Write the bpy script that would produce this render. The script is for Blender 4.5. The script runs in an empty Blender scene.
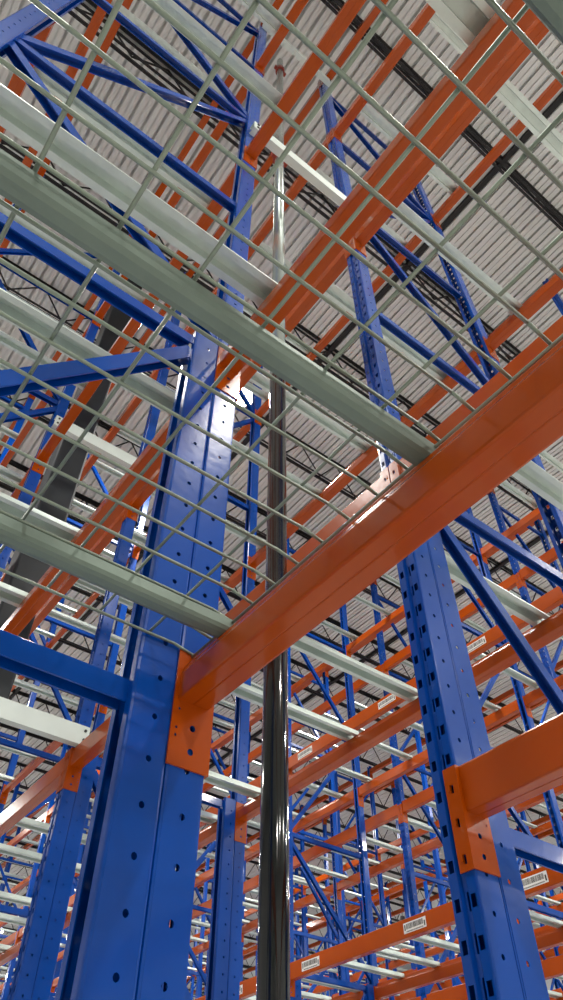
import bpy, math, random
from mathutils import Vector, Matrix
random.seed(7)
PI = math.pi
EYE = 1.6                      # camera height; "relative" heights below are measured from it
F_PX, CX, CY = 702.0, 281.5, 500.0
scn = bpy.context.scene
COL = scn.collection

# ------------------------------------------------------------------ camera
pitch = math.atan(770 / 702); th = math.atan(796.5 / math.hypot(770, 702))
Hd = Vector((math.sin(th), math.cos(th), 0)); Zd = Vector((0, 0, 1))
Fw = math.cos(pitch) * Hd + math.sin(pitch) * Zd
Up = -math.sin(pitch) * Hd + math.cos(pitch) * Zd
Rt = Vector((math.cos(th), -math.sin(th), 0))
cam = bpy.data.cameras.new('camera'); cam_ob = bpy.data.objects.new('camera', cam); COL.objects.link(cam_ob)
M = Matrix(((Rt.x, Up.x, -Fw.x, 0), (Rt.y, Up.y, -Fw.y, 0), (Rt.z, Up.z, -Fw.z, EYE), (0, 0, 0, 1)))
cam_ob.matrix_world = M
cam.sensor_fit = 'HORIZONTAL'; cam.sensor_width = 36; cam.lens = 36 * F_PX / 563
cam.clip_start = 0.02; cam.clip_end = 300
scn.camera = cam_ob

def screen(P):
    v = Vector(P) - Vector((0, 0, EYE)); d = v.dot(Fw)
    if d < 0.05: return None
    return (CX + F_PX * v.dot(Rt) / d, CY - F_PX * v.dot(Up) / d)
def span_in_view(A, B, n=24, margin=14):
    """length in pixels of the part of segment A-B inside the frame"""
    A = Vector(A); B = Vector(B); last = None; tot = 0
    for i in range(n + 1):
        s = screen(A.lerp(B, i / n))
        ok = s is not None and -margin < s[0] < 563 + margin and -margin < s[1] < 1000 + margin
        if ok and last: tot += math.hypot(s[0] - last[0], s[1] - last[1])
        elif ok: tot += 4
        last = s if ok else None
    return tot

# ------------------------------------------------------------------ materials
def mat(name, col, rough=.4, metal=0, spec=.5, coat=0, noise=0, nscale=8, bump=0, bscale=60, emit=None, estr=0):
    m = bpy.data.materials.new(name); m.use_nodes = True
    nt = m.node_tree; b = nt.nodes['Principled BSDF']
    b.inputs['Base Color'].default_value = (*col, 1); b.inputs['Roughness'].default_value = rough
    b.inputs['Metallic'].default_value = metal; b.inputs['Specular IOR Level'].default_value = spec
    b.inputs['Coat Weight'].default_value = coat; b.inputs['Coat Roughness'].default_value = .06
    tc = nt.nodes.new('ShaderNodeTexCoord')
    if noise:
        n = nt.nodes.new('ShaderNodeTexNoise'); n.inputs['Scale'].default_value = nscale; n.inputs['Detail'].default_value = 4
        nt.links.new(tc.outputs['Object'], n.inputs['Vector'])
        r = nt.nodes.new('ShaderNodeMapRange'); r.inputs[3].default_value = 1 - noise; r.inputs[4].default_value = 1 + noise
        nt.links.new(n.outputs['Fac'], r.inputs[0])
        mx = nt.nodes.new('ShaderNodeMix'); mx.data_type = 'RGBA'; mx.blend_type = 'MULTIPLY'; mx.inputs[0].default_value = 1
        mx.inputs[6].default_value = (*col, 1); nt.links.new(r.outputs[0], mx.inputs[7]); nt.links.new(mx.outputs[2], b.inputs['Base Color'])
    if bump:
        n2 = nt.nodes.new('ShaderNodeTexNoise'); n2.inputs['Scale'].default_value = bscale
        nt.links.new(tc.outputs['Object'], n2.inputs['Vector'])
        bp = nt.nodes.new('ShaderNodeBump'); bp.inputs['Strength'].default_value = bump; bp.inputs['Distance'].default_value = .004
        nt.links.new(n2.outputs['Fac'], bp.inputs['Height']); nt.links.new(bp.outputs[0], b.inputs['Normal'])
    if emit:
        b.inputs['Emission Color'].default_value = (*emit, 1); b.inputs['Emission Strength'].default_value = estr
    return m
BLUE = mat('blue_paint', (.0003, .062, .37), .22, 0, .22, .3, .12, 5, .10, 35)
ORANGE = mat('orange_paint', (.43, .066, .0004), .22, 0, .22, .35, .12, 6, .10, 30)
GALV = mat('galvanized_steel', (.66, .75, .70), .32, .5, .5, 0, .18, 14, .12, 80)
WIRE = mat('galvanized_wire', (.26, .32, .26), .38, .4, .5, 0, .15, 20)
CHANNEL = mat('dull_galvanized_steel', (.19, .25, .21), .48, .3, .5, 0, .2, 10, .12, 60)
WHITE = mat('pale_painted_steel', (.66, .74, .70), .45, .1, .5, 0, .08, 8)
BLACKPIPE = mat('black_pipe_paint', (.006, .008, .008), .10, 0, .5, .35, .3, 6, .12, 14)
SILVERPIPE = mat('silvery_pipe_metal', (.55, .62, .58), .25, .7, .5, 0, .15, 5, .1, 20)  # upper pipe length: paler and more metallic than the lower one
RED = mat('red_coupling_paint', (.35, .04, .02), .4)
DARK = mat('black_steel', (.012, .012, .013), .55, 0, .4)
COLUMN = mat('dark_grey_steel', (.02, .025, .028), .5, 0, .4, 0, .25, 2)
DECK = mat('roof_deck_paint', (.74, .76, .74), .55, .0, .4, 0, .1, 1.2)
CONCRETE = mat('concrete_floor', (.56, .54, .51), .45, 0, .5, 0, .15, .8, .05, 20)
WALLM = mat('wall_panel', (.55, .56, .56), .6, 0, .4, 0, .08, .5)
LABELM = mat('paper_label', (.80, .80, .76), .6)
INK = mat('black_ink', (.02, .02, .02), .6)
HOUSING = mat('lamp_housing', (.25, .26, .28), .4, .5)
LENS = mat('lamp_lens', (.9, .9, .9), .4, emit=(1, .95, .86), estr=45)

# ------------------------------------------------------------------ mesh helpers
class MB:
    def __init__(s): s.v = []; s.f = []; s.m = []
    def quad(s, a, b, c, d, mi=0):
        n = len(s.v); s.v += [tuple(a), tuple(b), tuple(c), tuple(d)]; s.f.append((n, n + 1, n + 2, n + 3)); s.m.append(mi)
    def box(s, x0, x1, y0, y1, z0, z1, mi=0):
        n = len(s.v)
        s.v += [(x, y, z) for z in (z0, z1) for y in (y0, y1) for x in (x0, x1)]
        for f in ((0, 2, 3, 1), (4, 5, 7, 6), (0, 1, 5, 4), (2, 6, 7, 3), (0, 4, 6, 2), (1, 3, 7, 5)):
            s.f.append(tuple(n + i for i in f)); s.m.append(mi)
    def sweep(s, prof, A, B, U, W, closed=True, caps=True, mi=0):
        """extrude the 2D profile (u along U, w along W) from A to B"""
        A = Vector(A); B = Vector(B); U = Vector(U); W = Vector(W); n = len(s.v); k = len(prof)
        for P in (A, B):
            for (u, w) in prof: s.v.append(tuple(P + U * u + W * w))
        for i in range(k if closed else k - 1):
            j = (i + 1) % k; s.f.append((n + i, n + j, n + k + j, n + k + i)); s.m.append(mi)
        if closed and caps:
            s.f.append(tuple(n + i for i in range(k))[::-1]); s.m.append(mi)
            s.f.append(tuple(n + k + i for i in range(k))); s.m.append(mi)
    def bar(s, A, B, w, h, up=(0, 0, 1), prof=None, mi=0):
        A = Vector(A); B = Vector(B); d = (B - A).normalized(); U = d.cross(Vector(up)).normalized(); W = U.cross(d)
        s.sweep(prof or [(-w / 2, -h / 2), (w / 2, -h / 2), (w / 2, h / 2), (-w / 2, h / 2)], A, B, U, W, mi=mi)
    def tube(s, A, B, r, n=8, mi=0, r2=None):
        A = Vector(A); B = Vector(B); d = (B - A).normalized()
        U = d.cross(Vector((0, 0, 1)) if abs(d.z) < .9 else Vector((1, 0, 0))).normalized(); W = U.cross(d)
        r2 = r if r2 is None else r2; b = len(s.v)
        for P, rr in ((A, r), (B, r2)):
            for i in range(n):
                a = 2 * PI * i / n; s.v.append(tuple(P + U * rr * math.cos(a) + W * rr * math.sin(a)))
        for i in range(n):
            j = (i + 1) % n; s.f.append((b + i, b + j, b + n + j, b + n + i)); s.m.append(mi)
        s.f.append(tuple(b + i for i in range(n))[::-1]); s.m.append(mi); s.f.append(tuple(b + n + i for i in range(n))); s.m.append(mi)
    def polytube(s, pts, r, n=6):
        for a, b in zip(pts[:-1], pts[1:]): s.tube(a, b, r, n)
    def strip(s, fn, u0, u1, v0, v1, holes=()):
        """a plate u0..u1 by v0..v1 with one column of holes (u, v, half_u, half_v, round)"""
        if not holes:
            s.quad(fn(u0, v0), fn(u1, v0), fn(u1, v1), fn(u0, v1)); return
        hs = sorted(holes, key=lambda h: h[1]); cuts = [v0]
        for a, b in zip(hs[:-1], hs[1:]): cuts.append((a[1] + b[1]) / 2)
        cuts.append(v1)
        for h, c0, c1 in zip(hs, cuts[:-1], cuts[1:]):
            uc, vc, hu, hv, rd = h; um = uc; vm = vc
            outer = [(u0, c0), (um, c0), (u1, c0), (u1, vm), (u1, c1), (um, c1), (u0, c1), (u0, vm)]
            q = .707 if rd else 1
            inner = [(uc - hu * q, vc - hv * q), (uc, vc - hv), (uc + hu * q, vc - hv * q), (uc + hu, vc), (uc + hu * q, vc + hv * q), (uc, vc + hv), (uc - hu * q, vc + hv * q), (uc - hu, vc)]
            n = len(s.v); s.v += [tuple(fn(*p)) for p in outer + inner]
            for i in range(8):
                j = (i + 1) % 8; s.f.append((n + i, n + j, n + 8 + j, n + 8 + i)); s.m.append(0)
    def mesh(s, name, mats, smooth=False, weld=False):
        me = bpy.data.meshes.new(name); me.from_pydata(s.v, [], s.f)
        for m in (mats if isinstance(mats, (list, tuple)) else [mats]): me.materials.append(m)
        if any(s.m): me.polygons.foreach_set('material_index', s.m)
        if smooth: me.polygons.foreach_set('use_smooth', [True] * len(me.polygons))
        me.update()
        if weld or True:
            import bmesh
            b = bmesh.new(); b.from_mesh(me)
            if weld: bmesh.ops.remove_doubles(b, verts=b.verts, dist=.0003)
            bmesh.ops.recalc_face_normals(b, faces=b.faces); b.to_mesh(me); b.free()
        return me

def obj(name, me, parent=None, loc=(0, 0, 0)):
    o = bpy.data.objects.new(name, me); COL.objects.link(o)
    if parent is not None: o.parent = parent
    o.location = loc
    return o
def tag(o, label=None, cat=None, group=None, kind=None):
    if label: o['label'] = label
    if cat: o['category'] = cat
    if group: o['group'] = group
    if kind: o['kind'] = kind
    return o
def empty(name, loc):
    o = bpy.data.objects.new(name, None); COL.objects.link(o); o.location = loc; o.empty_display_size = .05
    return o
def round_poly(pts, r, closed=False):
    out = []; n = len(pts)
    for i, p in enumerate(pts):
        if not closed and i in (0, n - 1): out.append(p); continue
        a = Vector(pts[i - 1]); b = Vector(p); c = Vector(pts[(i + 1) % n])
        la = (a - b).length; lc = (c - b).length; rr = min(r, la * .45, lc * .45)
        A = b + (a - b) / la * rr; C = b + (c - b) / lc * rr
        for t in (0, .5, 1):
            out.append(tuple((1 - t) ** 2 * A + 2 * t * (1 - t) * b + t * t * C))
    return out

# ------------------------------------------------------------------ rack dimensions
W = .074                       # width of an upright, along Y
Y0 = .98                       # near face of the nearest posts
BAY = 2.502
DEP = 1.145                    # depth of a frame
TOP = EYE + 7.80
LEV = [.675, 1.785, 3.80, 5.86, 7.62]
REINF = EYE + 1.90
# row: flue-side face X, direction s in which the frame extends away from the flue face
ROWS = [('first', .586, -1), ('second', 1.250, 1), ('third', 5.795, -1), ('fourth', 6.45, 1),
        ('fifth', 11.005, -1), ('sixth', 11.66, 1), ('seventh', 16.215, -1), ('eighth', 16.87, 1)]
ORD = ['first', 'second', 'third', 'fourth', 'fifth', 'sixth', 'seventh', 'eighth', 'ninth', 'tenth', 'eleventh', 'twelfth',
       'thirteenth', 'fourteenth', 'fifteenth', 'sixteenth', 'seventeenth', 'eighteenth', 'nineteenth', 'twentieth']

# ---- uprights
def post_mesh(sx, detail, z0=0.0, z1=TOP, reinf=False):
    """sx = +1: depth runs towards +X, slotted face at x = 0 ; y 0..W"""
    b = MB(); X = lambda a: sx * a
    if not reinf:
        prof = [(.073, .020), (.073, 0), (0, 0), (0, .025), (.009, .029), (.009, .045), (0, .049), (0, W), (.073, W), (.073, W - .020)]
        cols = {2: None}
    else:
        prof = [(.154, .020), (.154, 0), (.0755, 0), (.0755, W), (.154, W), (.154, W - .020)]
    if not detail:
        for p, q in zip(prof[:-1], prof[1:]):
            b.quad((X(p[0]), p[1], z0), (X(q[0]), q[1], z0), (X(q[0]), q[1], z1), (X(p[0]), p[1], z1))
        return b.mesh('upright', BLUE)
    holes_z = []; k = 0
    z = .055
    while z < z1 - .02:
        if z > z0 + .02: holes_z.append(z)
        z += .075
    slots_z = [z + .0225 for z in holes_z if z + .05 < z1]
    lo = EYE + .0
    def panel(p, q, kind, flip=False):
        L = math.hypot(q[0] - p[0], q[1] - p[1])
        fn = lambda u, v: (X(p[0] + (q[0] - p[0]) * u / L), p[1] + (q[1] - p[1]) * u / L, v)
        if kind == 'hole': hs = [(L * (.53 if p[0] > q[0] else .47), z, .0052, .0058, True) for z in holes_z]
        elif kind == 'rhole': hs = [(L * (.61 if flip else .39), z, .0052, .0058, True) for z in holes_z]
        elif kind == 'slot': hs = [(L * .52, z, .0068, .0125, False) for z in slots_z]
        elif kind == 'slit': hs = [(L * .35, z + .004, .0035, .018, False) for z in slots_z]
        else: hs = []
        b.strip(fn, 0, L, z0, z1, hs)
    r = .0045
    def rounded(pr):
        return round_poly(pr, r)
    if not reinf:
        panel((.073, .020), (.073, r), None)
        for a, c in zip(*(lambda q: (q[:-1], q[1:]))(round_poly([(.073, .02), (.073, 0), (.04, 0)], r)[1:-1])): panel(a, c, None)
        panel((.073 - r, 0), (r, 0), 'hole')
        for a, c in zip(*(lambda q: (q[:-1], q[1:]))(round_poly([(.04, 0), (0, 0), (0, .02)], r)[1:-1])): panel(a, c, None)
        panel((0, r), (0, .025), 'slot'); panel((0, .025), (.009, .029), None); panel((.009, .029), (.009, .045), 'slit')
        panel((.009, .045), (0, .049), None); panel((0, .049), (0, W - r), 'slot')
        for a, c in zip(*(lambda q: (q[:-1], q[1:]))(round_poly([(0, .05), (0, W), (.04, W)], r)[1:-1])): panel(a, c, None)
        panel((r, W), (.073 - r, W), 'hole')
        for a, c in zip(*(lambda q: (q[:-1], q[1:]))(round_poly([(.04, W), (.073, W), (.073, W - .02)], r)[1:-1])): panel(a, c, None)
        panel((.073, W - r), (.073, W - .020), None)
    else:
        for seg in ([(.154, .020), (.154, 0), (.0755, 0), (.0755, W), (.154, W), (.154, W - .020)],):
            pr = round_poly(seg, r)
            for a, c in zip(pr[:-1], pr[1:]):
                panel(a, c, 'rhole' if abs(a[0] - c[0]) > .05 else None, a[0] > c[0])
    return b.mesh('upright', BLUE, weld=True)

POST = {}
for sx in (1, -1):
    for det in (True, False):
        POST[(sx, det, False)] = post_mesh(sx, det)
        POST[(sx, det, True)] = post_mesh(sx, det, 0, REINF, True)

CH = [(-.018, -.021), (-.018, .021), (.018, .021), (.018, -.021), (.014, -.021), (.014, .017), (-.014, .017), (-.014, -.021)]
HZ = [-1.40, -.55, .672, 1.867, 3.12, 4.50, 5.88, 7.30]
DG = [(-1.36, -.60, 'fa'), (-.50, .64, 'fa'), (.70, 1.81, 'af'), (1.95, 3.06, 'fa'), (3.17, 4.45, 'af'), (4.55, 5.83, 'fa'), (5.93, 7.25, 'af')]
def brace_meshes(s):
    out = []
    for z in HZ:
        a = .152 if z < 1.9 else .062
        e = .152 if z < 1.9 else .062
        b = MB(); zz = z + EYE
        b.bar((s * a, W / 2, zz), (s * (DEP - e), W / 2, zz), 0, 0, prof=CH); out.append(('horizontal_brace', b.mesh('brace', BLUE), z))
    for z0, z1, t in DG:
        a = .150 if (z0 + z1) / 2 < 1.9 else .06
        xf = s * a; xa = s * (DEP - a)
        P, Q = ((xf, z0), (xa, z1)) if t == 'fa' else ((xa, z0), (xf, z1))
        b = MB(); b.bar((P[0], W / 2, P[1] + EYE), (Q[0], W / 2, Q[1] + EYE), 0, 0, prof=CH); out.append(('diagonal_brace', b.mesh('brace', BLUE), z0))
    return out
BRACES = {1: brace_meshes(1), -1: brace_meshes(-1)}
def plate_mesh():
    b = MB(); b.box(-.06, .06, -.02, W + .02, 0, .008); return b.mesh('base_plate', BLUE)
PLATE = plate_mesh()
def simple_frame_mb(s, ox, oy, b):
    for base, sx, rv in ((0, s, False), (0, s, True), (s * DEP, -s, False), (s * DEP, -s, True)):
        me = POST[(sx, False, rv)]; n = len(b.v)
        b.v += [(v.co.x + base + ox, v.co.y + oy, v.co.z) for v in me.vertices]
        for p in me.polygons: b.f.append(tuple(n + i for i in p.vertices)); b.m.append(0)
    for nm, me, z in BRACES[s]:
        n = len(b.v); b.v += [(v.co.x + ox, v.co.y + oy, v.co.z) for v in me.vertices]
        for p in me.polygons: b.f.append(tuple(n + i for i in p.vertices)); b.m.append(0)
FAR_FRAME = {}
for s in (1, -1):
    b = MB(); simple_frame_mb(s, 0, 0, b); FAR_FRAME[s] = b.mesh('far_frame', BLUE)

# ---- beams: outer face at x = .006 (towards s), y 0..L between posts, z 0..HB
LB = BAY - W; HB = .105
STEP = round_poly([(.005, 0), (.005, HB), (.026, HB), (.026, .072), (.065, .072), (.065, .060), (.0695, .053), (.0695, 0), (.040, 0), (.0385, .0016), (.037, 0)], .005, True)
def beam_mesh(s, hs=1):
    b = MB(); L0 = .0052
    b.sweep([(s * x, z + (HB * (hs - 1) if z > .01 else 0)) for x, z in STEP], (0, L0, 0), (0, LB - L0, 0), (1, 0, 0), (0, 0, 1)); return b.mesh('beam_body', ORANGE)
BEAM = {s: beam_mesh(s) for s in (1, -1)}; BEAMT = {s: beam_mesh(s, 1.3) for s in (1, -1)}
def connector_mesh(s, end):
    """end 0: at y = 0 (post behind, -y side) ; end 1 : at y = LB"""
    b = MB(); zs, ze = -.118, HB
    yy = (lambda t: t) if end == 0 else (lambda t: LB - t)
    # side leg
    for yv in (.001, .0048):
        fn = lambda u, v, yv=yv: (s * u, yy(yv), v)
        b.strip(fn, -.0055, .050, zs, ze, [(.034, -.045, .0058, .0062, True), (.034, -.088, .0058, .0062, True)])
        b.strip(fn, .050, .076, zs, ze, [(.064, -.016, .0022, .0026, True), (.066, -.052, .0022, .0026, True), (.066, -.066, .0022, .0026, True)])
    b.box(*sorted((s * .076, s * .0765)), *sorted((yy(.001), yy(.0048))), zs, ze)
    b.box(*sorted((s * -.0055, s * .0765)), *sorted((yy(.001), yy(.0048))), zs - .0004, zs)
    b.box(*sorted((s * -.0055, s * .0765)), *sorted((yy(.001), yy(.0048))), ze, ze + .0004)
    # front leg
    hs = [(-.0155, zz, .0042, .010, False) for zz in (-.095, -.020, .055)]
    for xv in (-.0055, -.0012):
        fn = lambda u, v, xv=xv: (s * xv, yy(u), v)
        b.strip(fn, -.034, .0048, zs, ze, hs)
    b.box(*sorted((s * -.0055, s * -.0012)), *sorted((yy(-.0345), yy(-.034))), zs, ze)
    b.box(*sorted((s * -.0055, s * -.0012)), *sorted((yy(-.0345), yy(.0048))), zs - .0004, zs)
    b.box(*sorted((s * -.0055, s * -.0012)), *sorted((yy(-.0345), yy(.0048))), ze, ze + .0004)
    for zz in (-.095, -.020, .055):     # pressed hooks that sit in the slots
        b.box(*sorted((s * -.0075, s * -.0052)), *sorted((yy(-.026), yy(-.020))), zz - .004, zz + .010)
    return b.mesh('end_connector', ORANGE)
CONN = {(s, e): connector_mesh(s, e) for s in (1, -1) for e in (0, 1)}
def label_mesh(s):
    b = MB(); x = s * .0040; w, h = .25, .075
    b.box(*sorted((x, s * .0048)), 0, w, 0, h, 0)
    xx = sorted((s * .0034, x))
    b.box(*xx, .010, .022, .012, .050, 1); b.box(*xx, w - .022, w - .010, .022, .062, 1)
    random.seed(3); y = .030
    while y < w - .030:
        t = random.choice([.0015, .003, .0045]); b.box(*xx, y, y + t, .028, .066, 1); y += t + random.choice([.002, .003, .004])
    y = .034
    while y < w - .035:
        b.box(*xx, y, y + .006, .007, .015, 1); y += .010
    return b.mesh('location_label', [LABELM, INK])
LABELME = {s: label_mesh(s) for s in (1, -1)}

# ---- crossbars (hat channels open below) between the steps of front and rear beams
HAT = [(-.042, 0), (-.042, .006), (-.040, .006), (-.040, .002), (-.022, .002), (-.020, .040), (.020, .040), (.022, .002), (.040, .002), (.040, .006), (.042, .006), (.042, 0),
       (.0205, 0), (.0185, .038), (-.0185, .038), (-.0205, 0)]
def crossbar_mesh():
    b = MB(); x0, x1 = .030, DEP - .030
    b.sweep(HAT, (x0, 0, 0), (x1, 0, 0), (0, 1, 0), (0, 0, 1)); return b.mesh('crossbar', GALV)
CROSS = crossbar_mesh()

# ------------------------------------------------------------------ place racks
cands_f, cands_b, cands_c = [], [], []
BAR_Y = {('first', 1): [1.22 - .98, .745 - .98, -.05 - .98], }
for ri, (rn, xf, s) in enumerate(ROWS):
    for k in range(-4, 17):
        y = Y0 + BAY * k
        # frame
        L = max(span_in_view((xf, y, 0), (xf, y, TOP)), span_in_view((xf + s * DEP, y, 0), (xf + s * DEP, y, TOP)))
        d = math.hypot(xf + s * DEP * .5, y)
        if L > 8: cands_f.append((L / max(d, .5), ri, k))
        # bays k .. k+1
        for li, z in enumerate(LEV):
            if li == 0 and k >= 0 and ri < 2: continue
            if li == 0 and ri >= 2: continue
            for side in (0, 1):
                xb = xf if side == 0 else xf + s * DEP
                A = (xb, y + W, z + EYE); B = (xb, y + BAY, z + EYE)
                L = span_in_view(A, B)
                if L > 6:
                    mid = Vector(((xb), y + BAY / 2, z)); cands_b.append((L * 60 / max(mid.length, .6), ri, k, li, side))
            if li == 0 and ri == 0 or li == 4 and False: continue
            if li == 1: ys = [.25, 1.00, 1.47, 2.30] if ri < 2 else [.25, .72, 1.19, 1.66, 2.13]
            else: ys = [.33, 1.08, 1.62, 2.30] if ri else [.33, 1.07, 1.80]
            if ri == 0 and k < 0: ys = [.72, 1.47, 2.267] if li == 1 else [.72, 1.47, 2.237]
            if ri == 1 and k < 0: ys = [.75, 1.52, 2.25]
            if li == 4: continue
            for q, yy in enumerate(ys):
                A = (xf, y + yy, z + EYE); B = (xf + s * DEP, y + yy, z + EYE); L = span_in_view(A, B)
                if L > 6:
                    mid = Vector((xf + s * DEP / 2, y + yy, z)); cands_c.append((L * 60 / max(mid.length, .6), ri, k, li, q, yy))
cands_f.sort(reverse=True); cands_b.sort(reverse=True); cands_c.sort(reverse=True)

def bay_words(k):
    if k == -1: return 'bay over the camera'
    if k < -1: return '%s bay to the right of the camera' % ORD[-k - 2]
    return '%s bay beyond the near posts' % ORD[k]
def line_words(k):
    if k == 0: return 'on the line of the near posts'
    if k < 0: return '%s line to the right of the near posts' % ORD[-k - 1]
    return '%s line beyond the near posts' % ORD[k - 1]
LEVW = ['lowest', 'second', 'third', 'fourth', 'top']

def place_frame(ri, k, rank):
    rn, xf, s = ROWS[ri]; y = Y0 + BAY * k
    near = rank < 40; det = rank < 14
    lab = 'blue upright frame of the %s rack row, %s' % (rn, line_words(k))
    if not near:
        o = obj('upright_frame', FAR_FRAME[s], None, (xf, y, 0)); tag(o, lab, 'rack frame', 'distant blue upright frames'); return
    r = empty('upright_frame', (xf, y, 0)); tag(r, lab, 'rack frame', 'blue upright frames')
    for base, sx in ((0, s), (s * DEP, -s)):
        p = obj('upright_post', POST[(sx, det, False)], r, (base, 0, 0))
        q = obj('reinforcement_channel', POST[(sx, det, True)], p, (0, 0, 0))
        if det:
            for o in (p, q):
                m = o.modifiers.new('thickness', 'SOLIDIFY'); m.thickness = .0022; m.offset = 0
        obj('base_plate', PLATE, r, (base + sx * .04, 0, 0))
    for nm, me, z in BRACES[s]: obj(nm, me, r)
for i, c in enumerate(cands_f[:300]): place_frame(c[1], c[2], i)

def place_beam(rank, sc, ri, k, li, side):
    rn, xf, s = ROWS[ri]; y = Y0 + BAY * k + W
    xb, sb = (xf, s) if side == 0 else (xf + s * DEP, -s)
    z = LEV[li] + EYE
    lab = 'orange %s-side beam, %s level, %s rack row, %s' % ('flue' if side == 0 else 'aisle', LEVW[li], rn, bay_words(k))
    has_label = side == 1 and ri in (2, 3, 4, 5) and li in (1, 2)
    if rank < 150:
        r = empty('rack_beam', (xb, y, z)); tag(r, lab, 'rack beam', 'orange rack beams', 'thing')
        obj('beam_body', (BEAM if ri < 2 else BEAMT)[sb], r)
        obj('end_connector', CONN[(sb, 0)], r); obj('end_connector', CONN[(sb, 1)], r)
        if has_label:
            for yy in (.66, 1.98): obj('location_label', LABELME[sb], r, (0, yy, .030))
    else:
        o = obj('rack_beam', (BEAM if ri < 2 else BEAMT)[sb], None, (xb, y, z)); tag(o, lab, 'rack beam', 'distant orange rack beams', 'thing')
for i, c in enumerate(cands_b[:300]): place_beam(i, *c)
if len(cands_b) > 300:
    b = MB()
    for c in cands_b[300:]:
        _, ri, k, li, side = c; rn, xf, s = ROWS[ri]; y = Y0 + BAY * k + W
        xb, sb = (xf, s) if side == 0 else (xf + s * DEP, -s)
        b.sweep([(sb * x, z) for x, z in ((.006, 0), (.006, HB), (.026, HB), (.026, .072), (.068, .072), (.068, 0))], (xb, y + .005, LEV[li] + EYE), (xb, y + LB - .005, LEV[li] + EYE), (1, 0, 0), (0, 0, 1))
    tag(obj('rack_beam', b.mesh('far_beams', ORANGE)), 'orange beams of the remotest bays of the warehouse racks', 'rack beam', kind='stuff')
open('/tmp/counts.txt','w').write(str((len(cands_f),len(cands_b),len(cands_c)))); print('frames', len(cands_f), 'beams', len(cands_b), 'bars', len(cands_c))

def place_bar(ri, k, li, q, yy):
    rn, xf, s = ROWS[ri]; y = Y0 + BAY * k + yy; z = LEV[li] + EYE + (.0725 if ri < 2 else .104)
    x = min(xf, xf + s * DEP)
    o = obj('pallet_support_bar', CROSS, None, (x, y, z))
    tag(o, '%s galvanized support bar, %s level, %s rack row, %s' % (ORD[q], LEVW[li], rn, bay_words(k)), 'support bar', 'galvanized support bars')
for c in cands_c[:300]: place_bar(*c[1:])
if len(cands_c) > 300:
    b = MB()
    for c in cands_c[300:]:
        _, ri, k, li, q, yy = c; rn, xf, s = ROWS[ri]; y = Y0 + BAY * k + yy; z = LEV[li] + EYE + .104; x = min(xf, xf + s * DEP)
        b.sweep([(-.042, 0), (-.042, .004), (-.022, .004), (-.02, .04), (.02, .04), (.022, .004), (.042, .004), (.042, 0), (.021, 0), (.018, .036), (-.018, .036), (-.021, 0)],
                (x + .03, y, z), (x + DEP - .03, y, z), (0, 1, 0), (0, 0, 1))
    tag(obj('pallet_support_bar', b.mesh('far_bars', GALV)), 'galvanized support bars of the remotest bays of the warehouse racks', 'support bar', kind='stuff')

# ------------------------------------------------------------------ wire deck over the camera
def wire_deck(y_lo, y_hi, chans, label):
    zr = EYE + LEV[0] + .072                       # ledge
    x0 = .586 - DEP + .030; x1 = .586 - .030       # inner walls of the steps
    r = empty('wire_deck', ((x0 + x1) / 2, (y_lo + y_hi) / 2, zr)); tag(r, label, 'wire shelf deck')
    ox, oy, oz = (x0 + x1) / 2, (y_lo + y_hi) / 2, zr
    b = MB(); wr = .0028; zt = .036; n = int(round((y_hi - y_lo) / .0637))
    xe = x1 - ox - .020; xs = x0 - ox + .020
    for i in range(n + 1):
        y = y_lo + (y_hi - y_lo) * i / n - oy
        b.polytube([(xs, y, .028), (xs + .042, y, zt), (xe - .042, y, zt), (xe, y, .028)], wr, 8)
    xw = .0405
    xs_list = []
    while xw > x0 + .06: xs_list.append(xw); xw -= .1005
    xw = .141
    while xw < x1 - .08: xs_list.append(xw); xw += .1005
    for x in xs_list:
        if abs(x - .586) > .05: b.tube((x - ox, y_lo - oy - .01, zt + .0055), (x - ox, y_hi - oy + .01, zt + .0055), wr, 8)
    for x in (xe, xs): b.tube((x, y_lo - oy - .005, .024), (x, y_hi - oy + .005, .024), wr, 8)
    obj('wire_mesh', b.mesh('wire_mesh', WIRE, smooth=True), r)
    U = round_poly([(-.017, .028), (-.017, 0), (.017, 0), (.017, .028)], .010)
    U2 = U + [(p[0] * .9, max(p[1], .0022)) for p in U[::-1]]
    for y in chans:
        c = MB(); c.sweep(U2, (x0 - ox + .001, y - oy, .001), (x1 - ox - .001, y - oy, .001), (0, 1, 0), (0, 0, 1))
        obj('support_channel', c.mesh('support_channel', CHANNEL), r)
wire_deck(-.167, .974, (-.075, .366, .860), 'galvanized wire mesh deck resting on the lowest orange beam overhead')

# ------------------------------------------------------------------ row spacers across the flue
def spacer(k, z, label):
    r = empty('row_spacer', (.586, Y0 + BAY * k - .006, z + EYE)); tag(r, label, 'row spacer', 'white row spacers between posts')
    L = 1.245 - .586
    b = MB(); h = .108; d = .045
    sec = [(0, 0), (0, h), (-d, h), (-d, h - .012), (-d + .002, h - .012), (-d + .002, h - .002), (-.002, h - .002), (-.002, .002), (-d + .002, .002), (-d + .002, .012), (-d, .012), (-d, 0)]
    b.sweep([(-u - d, w) for u, w in sec], (-.06, 0, 0), (L + .06, 0, 0), (0, 1, 0), (0, 0, 1))
    obj('spacer_channel', b.mesh('spacer_channel', WHITE), r)
    for x in (-.035, L + .035):
        for zz in (.028, .080):
            c = MB(); c.tube((x, -d - .001, zz), (x, -d - .006, zz), .008, 8); obj('bolt', c.mesh('bolt', DARK), r)
for k, zs in ((1, (1.895, 4.17, 7.40)), (2, (1.895, 4.17)), (0, (4.14, 7.40))):
    for z in zs:
        spacer(k, z, 'white row spacer %s, %s' % ({1.895: 'low, with bolted ends', 4.17: 'at mid height', 7.40: 'near the roof', 4.14: 'at mid height'}[z],
               line_words(k)))

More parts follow.
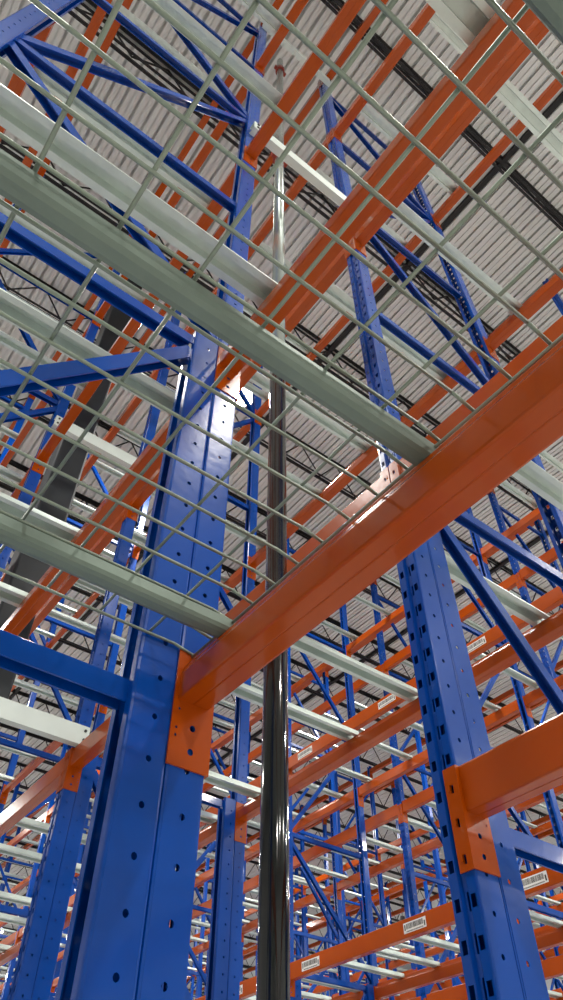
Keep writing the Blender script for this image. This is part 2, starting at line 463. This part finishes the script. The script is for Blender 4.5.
# ------------------------------------------------------------------ sprinkler riser in the flue
PX, PY = .925, 1.235
r = empty('sprinkler_pipe', (PX, PY, 0)); tag(r, 'tall vertical pipe, glossy black below and silvery above, between the two near posts', 'pipe')
JZ = EYE + 2.42
for nm, za, zb, mt in (('lower_pipe', 0, JZ, BLACKPIPE), ('upper_pipe', JZ, EYE + 8.42, SILVERPIPE)):
    b = MB(); b.tube((0, 0, za), (0, 0, zb), .0315, 32); me = b.mesh(nm, mt); o = obj(nm, me, r)
    for p in me.polygons: p.use_smooth = len(p.vertices) == 4
    if nm == 'upper_pipe': tag(o, 'silvery upper length of pipe')
for z in (5.23, 8.0):
    b = MB(); b.tube((0, 0, EYE + z - .045), (0, 0, EYE + z + .045), .045, 20); b.box(-.065, -.04, -.015, .015, EYE + z - .03, EYE + z + .03); b.box(.04, .065, -.015, .015, EYE + z - .03, EYE + z + .03)
    tag(obj('pipe_coupling', b.mesh('pipe_coupling', RED), r), 'red-brown coupling')

# ------------------------------------------------------------------ building column in the flue
for cy, lb in ((4.38, 'dark grey steel building column standing in the gap behind the left post'), (16.6, 'dark grey steel building column farther down the same gap')):
    r = empty('building_column', (.905, cy, 0)); tag(r, lb, 'column')
    b = MB(); sec = round_poly([(-.13, -.13), (.13, -.13), (.13, .13), (-.13, .13)], .02, True)
    b.sweep(sec, (0, 0, .02), (0, 0, EYE + 8.45), (1, 0, 0), (0, 1, 0)); obj('shaft', b.mesh('shaft', COLUMN), r)
    b = MB(); b.box(-.2, .2, -.2, .2, 0, .02); obj('base_plate', b.mesh('column_base', COLUMN), r)

# ------------------------------------------------------------------ building shell
XA, XB, YA, YB = -9.0, 24.0, -14.0, 46.0
RZ = EYE + 8.55
b = MB(); b.box(XA, XB, YA, YB, -.2, 0); o = obj('floor', b.mesh('floor', CONCRETE)); o['kind'] = 'structure'
for nm, bx in (('wall_left', (XA - .2, XA, YA, YB)), ('wall_right', (XB, XB + .2, YA, YB)), ('wall_back', (XA, XB, YB, YB + .2)), ('wall_front', (XA, XB, YA - .2, YA))):
    b = MB(); b.box(*bx, 0, RZ + .2); o = obj(nm, b.mesh(nm, WALLM)); o['kind'] = 'structure'
# corrugated deck, ribs along Y, pitch 0.152
b = MB(); x = XA; P = .152
prof = []
while x < XB:
    prof += [(x, 0), (x + .054, 0), (x + .050, .018), (x + .070, .018), (x + .066, 0), (x + .120, 0), (x + .110, .065), (x + .162, .065)]
    x += P
prof.append((XB, 0))
b.sweep(prof, (0, YA, RZ), (0, YB, RZ), (1, 0, 0), (0, 0, 1), closed=False)
b.box(XA, XB, YA, YB, RZ + .09, RZ + .2)
o = obj('ceiling', b.mesh('ceiling', DECK)); o['kind'] = 'structure'

# open web joists along X
def joist_mesh():
    b = MB(); c = MB(); w = MB(); L = XB - XA
    for dy in (-.034, .034):
        b.box(0, L, dy - .014, dy + .014, 0, .006); b.box(0, L, *( (dy + .010, dy + .0138) if dy < 0 else (dy - .0138, dy - .010)), 0, .045)
        c.box(0, L, dy - .014, dy + .014, .549, .555); c.box(0, L, *((dy + .010, dy + .0138) if dy < 0 else (dy - .0138, dy - .010)), .505, .555)
    x = .3; up = False
    while x + .35 < L:
        w.tube((x, 0, .52 if up else .02), (x + .35, 0, .02 if up else .52), .011, 6); up = not up; x += .35
    return c.mesh('top_chord', DARK), b.mesh('bottom_chord', DARK), w.mesh('web_rods', DARK)
jt, jb, jw = joist_mesh()
jy = .5 - 1.524 * 4; n = 0
while jy < YB - .5:
    if any(span_in_view((XA + (XB - XA) * t / 8, jy, RZ - .5), (XA + (XB - XA) * (t + 1) / 8, jy, RZ - .5)) > 4 for t in range(8)):
        r = empty('roof_joist', (XA, jy, RZ - .557)); tag(r, 'black open web roof joist under the pale deck, %s away from the camera' % (ORD[n] if n < 20 else 'number %d' % (n + 1)), 'roof joist', 'black roof joists')
        obj('top_chord', jt, r); obj('bottom_chord', jb, r); obj('web_rods', jw, r); n += 1
    jy += 1.524
# black conduits along Y above the bottom chords
for x, lb in ((3.55, 'thin black roof conduit above the aisle behind the right post'), (8.8, 'thin black roof conduit above the farther aisle')):
    b = MB(); b.box(x - .03, x + .03, YA + .3, YB - .3, RZ - .06, RZ - .005)
    tag(obj('roof_conduit', b.mesh('roof_conduit', DARK)), lb, 'conduit')

# ------------------------------------------------------------------ high bay lamps
def housing():
    b = MB(); n = 20
    pts = [(.02, .22), (.07, .22), (.09, .12), (.22, .02), (.22, 0), (.20, 0)]
    for (r0, z0), (r1, z1) in zip(pts[:-1], pts[1:]):
        for i in range(n):
            a, c = 2 * PI * i / n, 2 * PI * (i + 1) / n
            b.quad((r0 * math.cos(a), r0 * math.sin(a), z0), (r0 * math.cos(c), r0 * math.sin(c), z0), (r1 * math.cos(c), r1 * math.sin(c), z1), (r1 * math.cos(a), r1 * math.sin(a), z1))
    b.tube((0, 0, .22), (0, 0, .7495), .008, 6)
    c = MB(); c.tube((0, 0, .003), (0, 0, .012), .195, 24)
    return b.mesh('lamp_housing', HOUSING), c.mesh('lamp_lens', LENS)
hm, lm = housing()
POWER = 420
pl = bpy.data.lights.new('high_bay_glow', 'AREA'); pl.shape = 'DISK'; pl.size = .40; pl.energy = POWER; pl.color = (1, .965, .90)
lamps = []
for ax, x in (('near', 2.75), ('left', -1.75), ('second', 8.73), ('third', 13.94), ('last', 19.2)):
    for j in range(-2, 8):
        y = -2.50 + j * 6.97 + (2.03 if ax == 'second' else 0)
        lamps.append((ax, x, y, j))
for ax, x, y, j in lamps:
    if y < YA + 1 or y > YB - 1: continue
    r = empty('ceiling_lamp', (x, y, RZ - .75))
    tag(r, 'round high bay lamp, %s aisle, %s from the near wall' % (ax, ORD[j + 2]), 'lamp', 'high bay lamps')
    obj('lamp_housing', hm, r); obj('lamp_lens', lm, r)
    l = bpy.data.objects.new('high_bay_light', pl); COL.objects.link(l); l.parent = r; l.location = (0, 0, -.003)

w = bpy.data.worlds.new('world'); scn.world = w; w.use_nodes = True
w.node_tree.nodes['Background'].inputs[0].default_value = (.8, .9, 1, 1); w.node_tree.nodes['Background'].inputs[1].default_value = .1
scn.view_settings.view_transform = 'Standard'; scn.view_settings.look = 'None'; scn.view_settings.gamma = 1
scn.view_settings.use_curve_mapping = False; scn.view_settings.exposure = -0.95
scn.cycles.use_denoising = True
scn.cycles.max_bounces = 8; scn.cycles.diffuse_bounces = 5; scn.cycles.glossy_bounces = 4
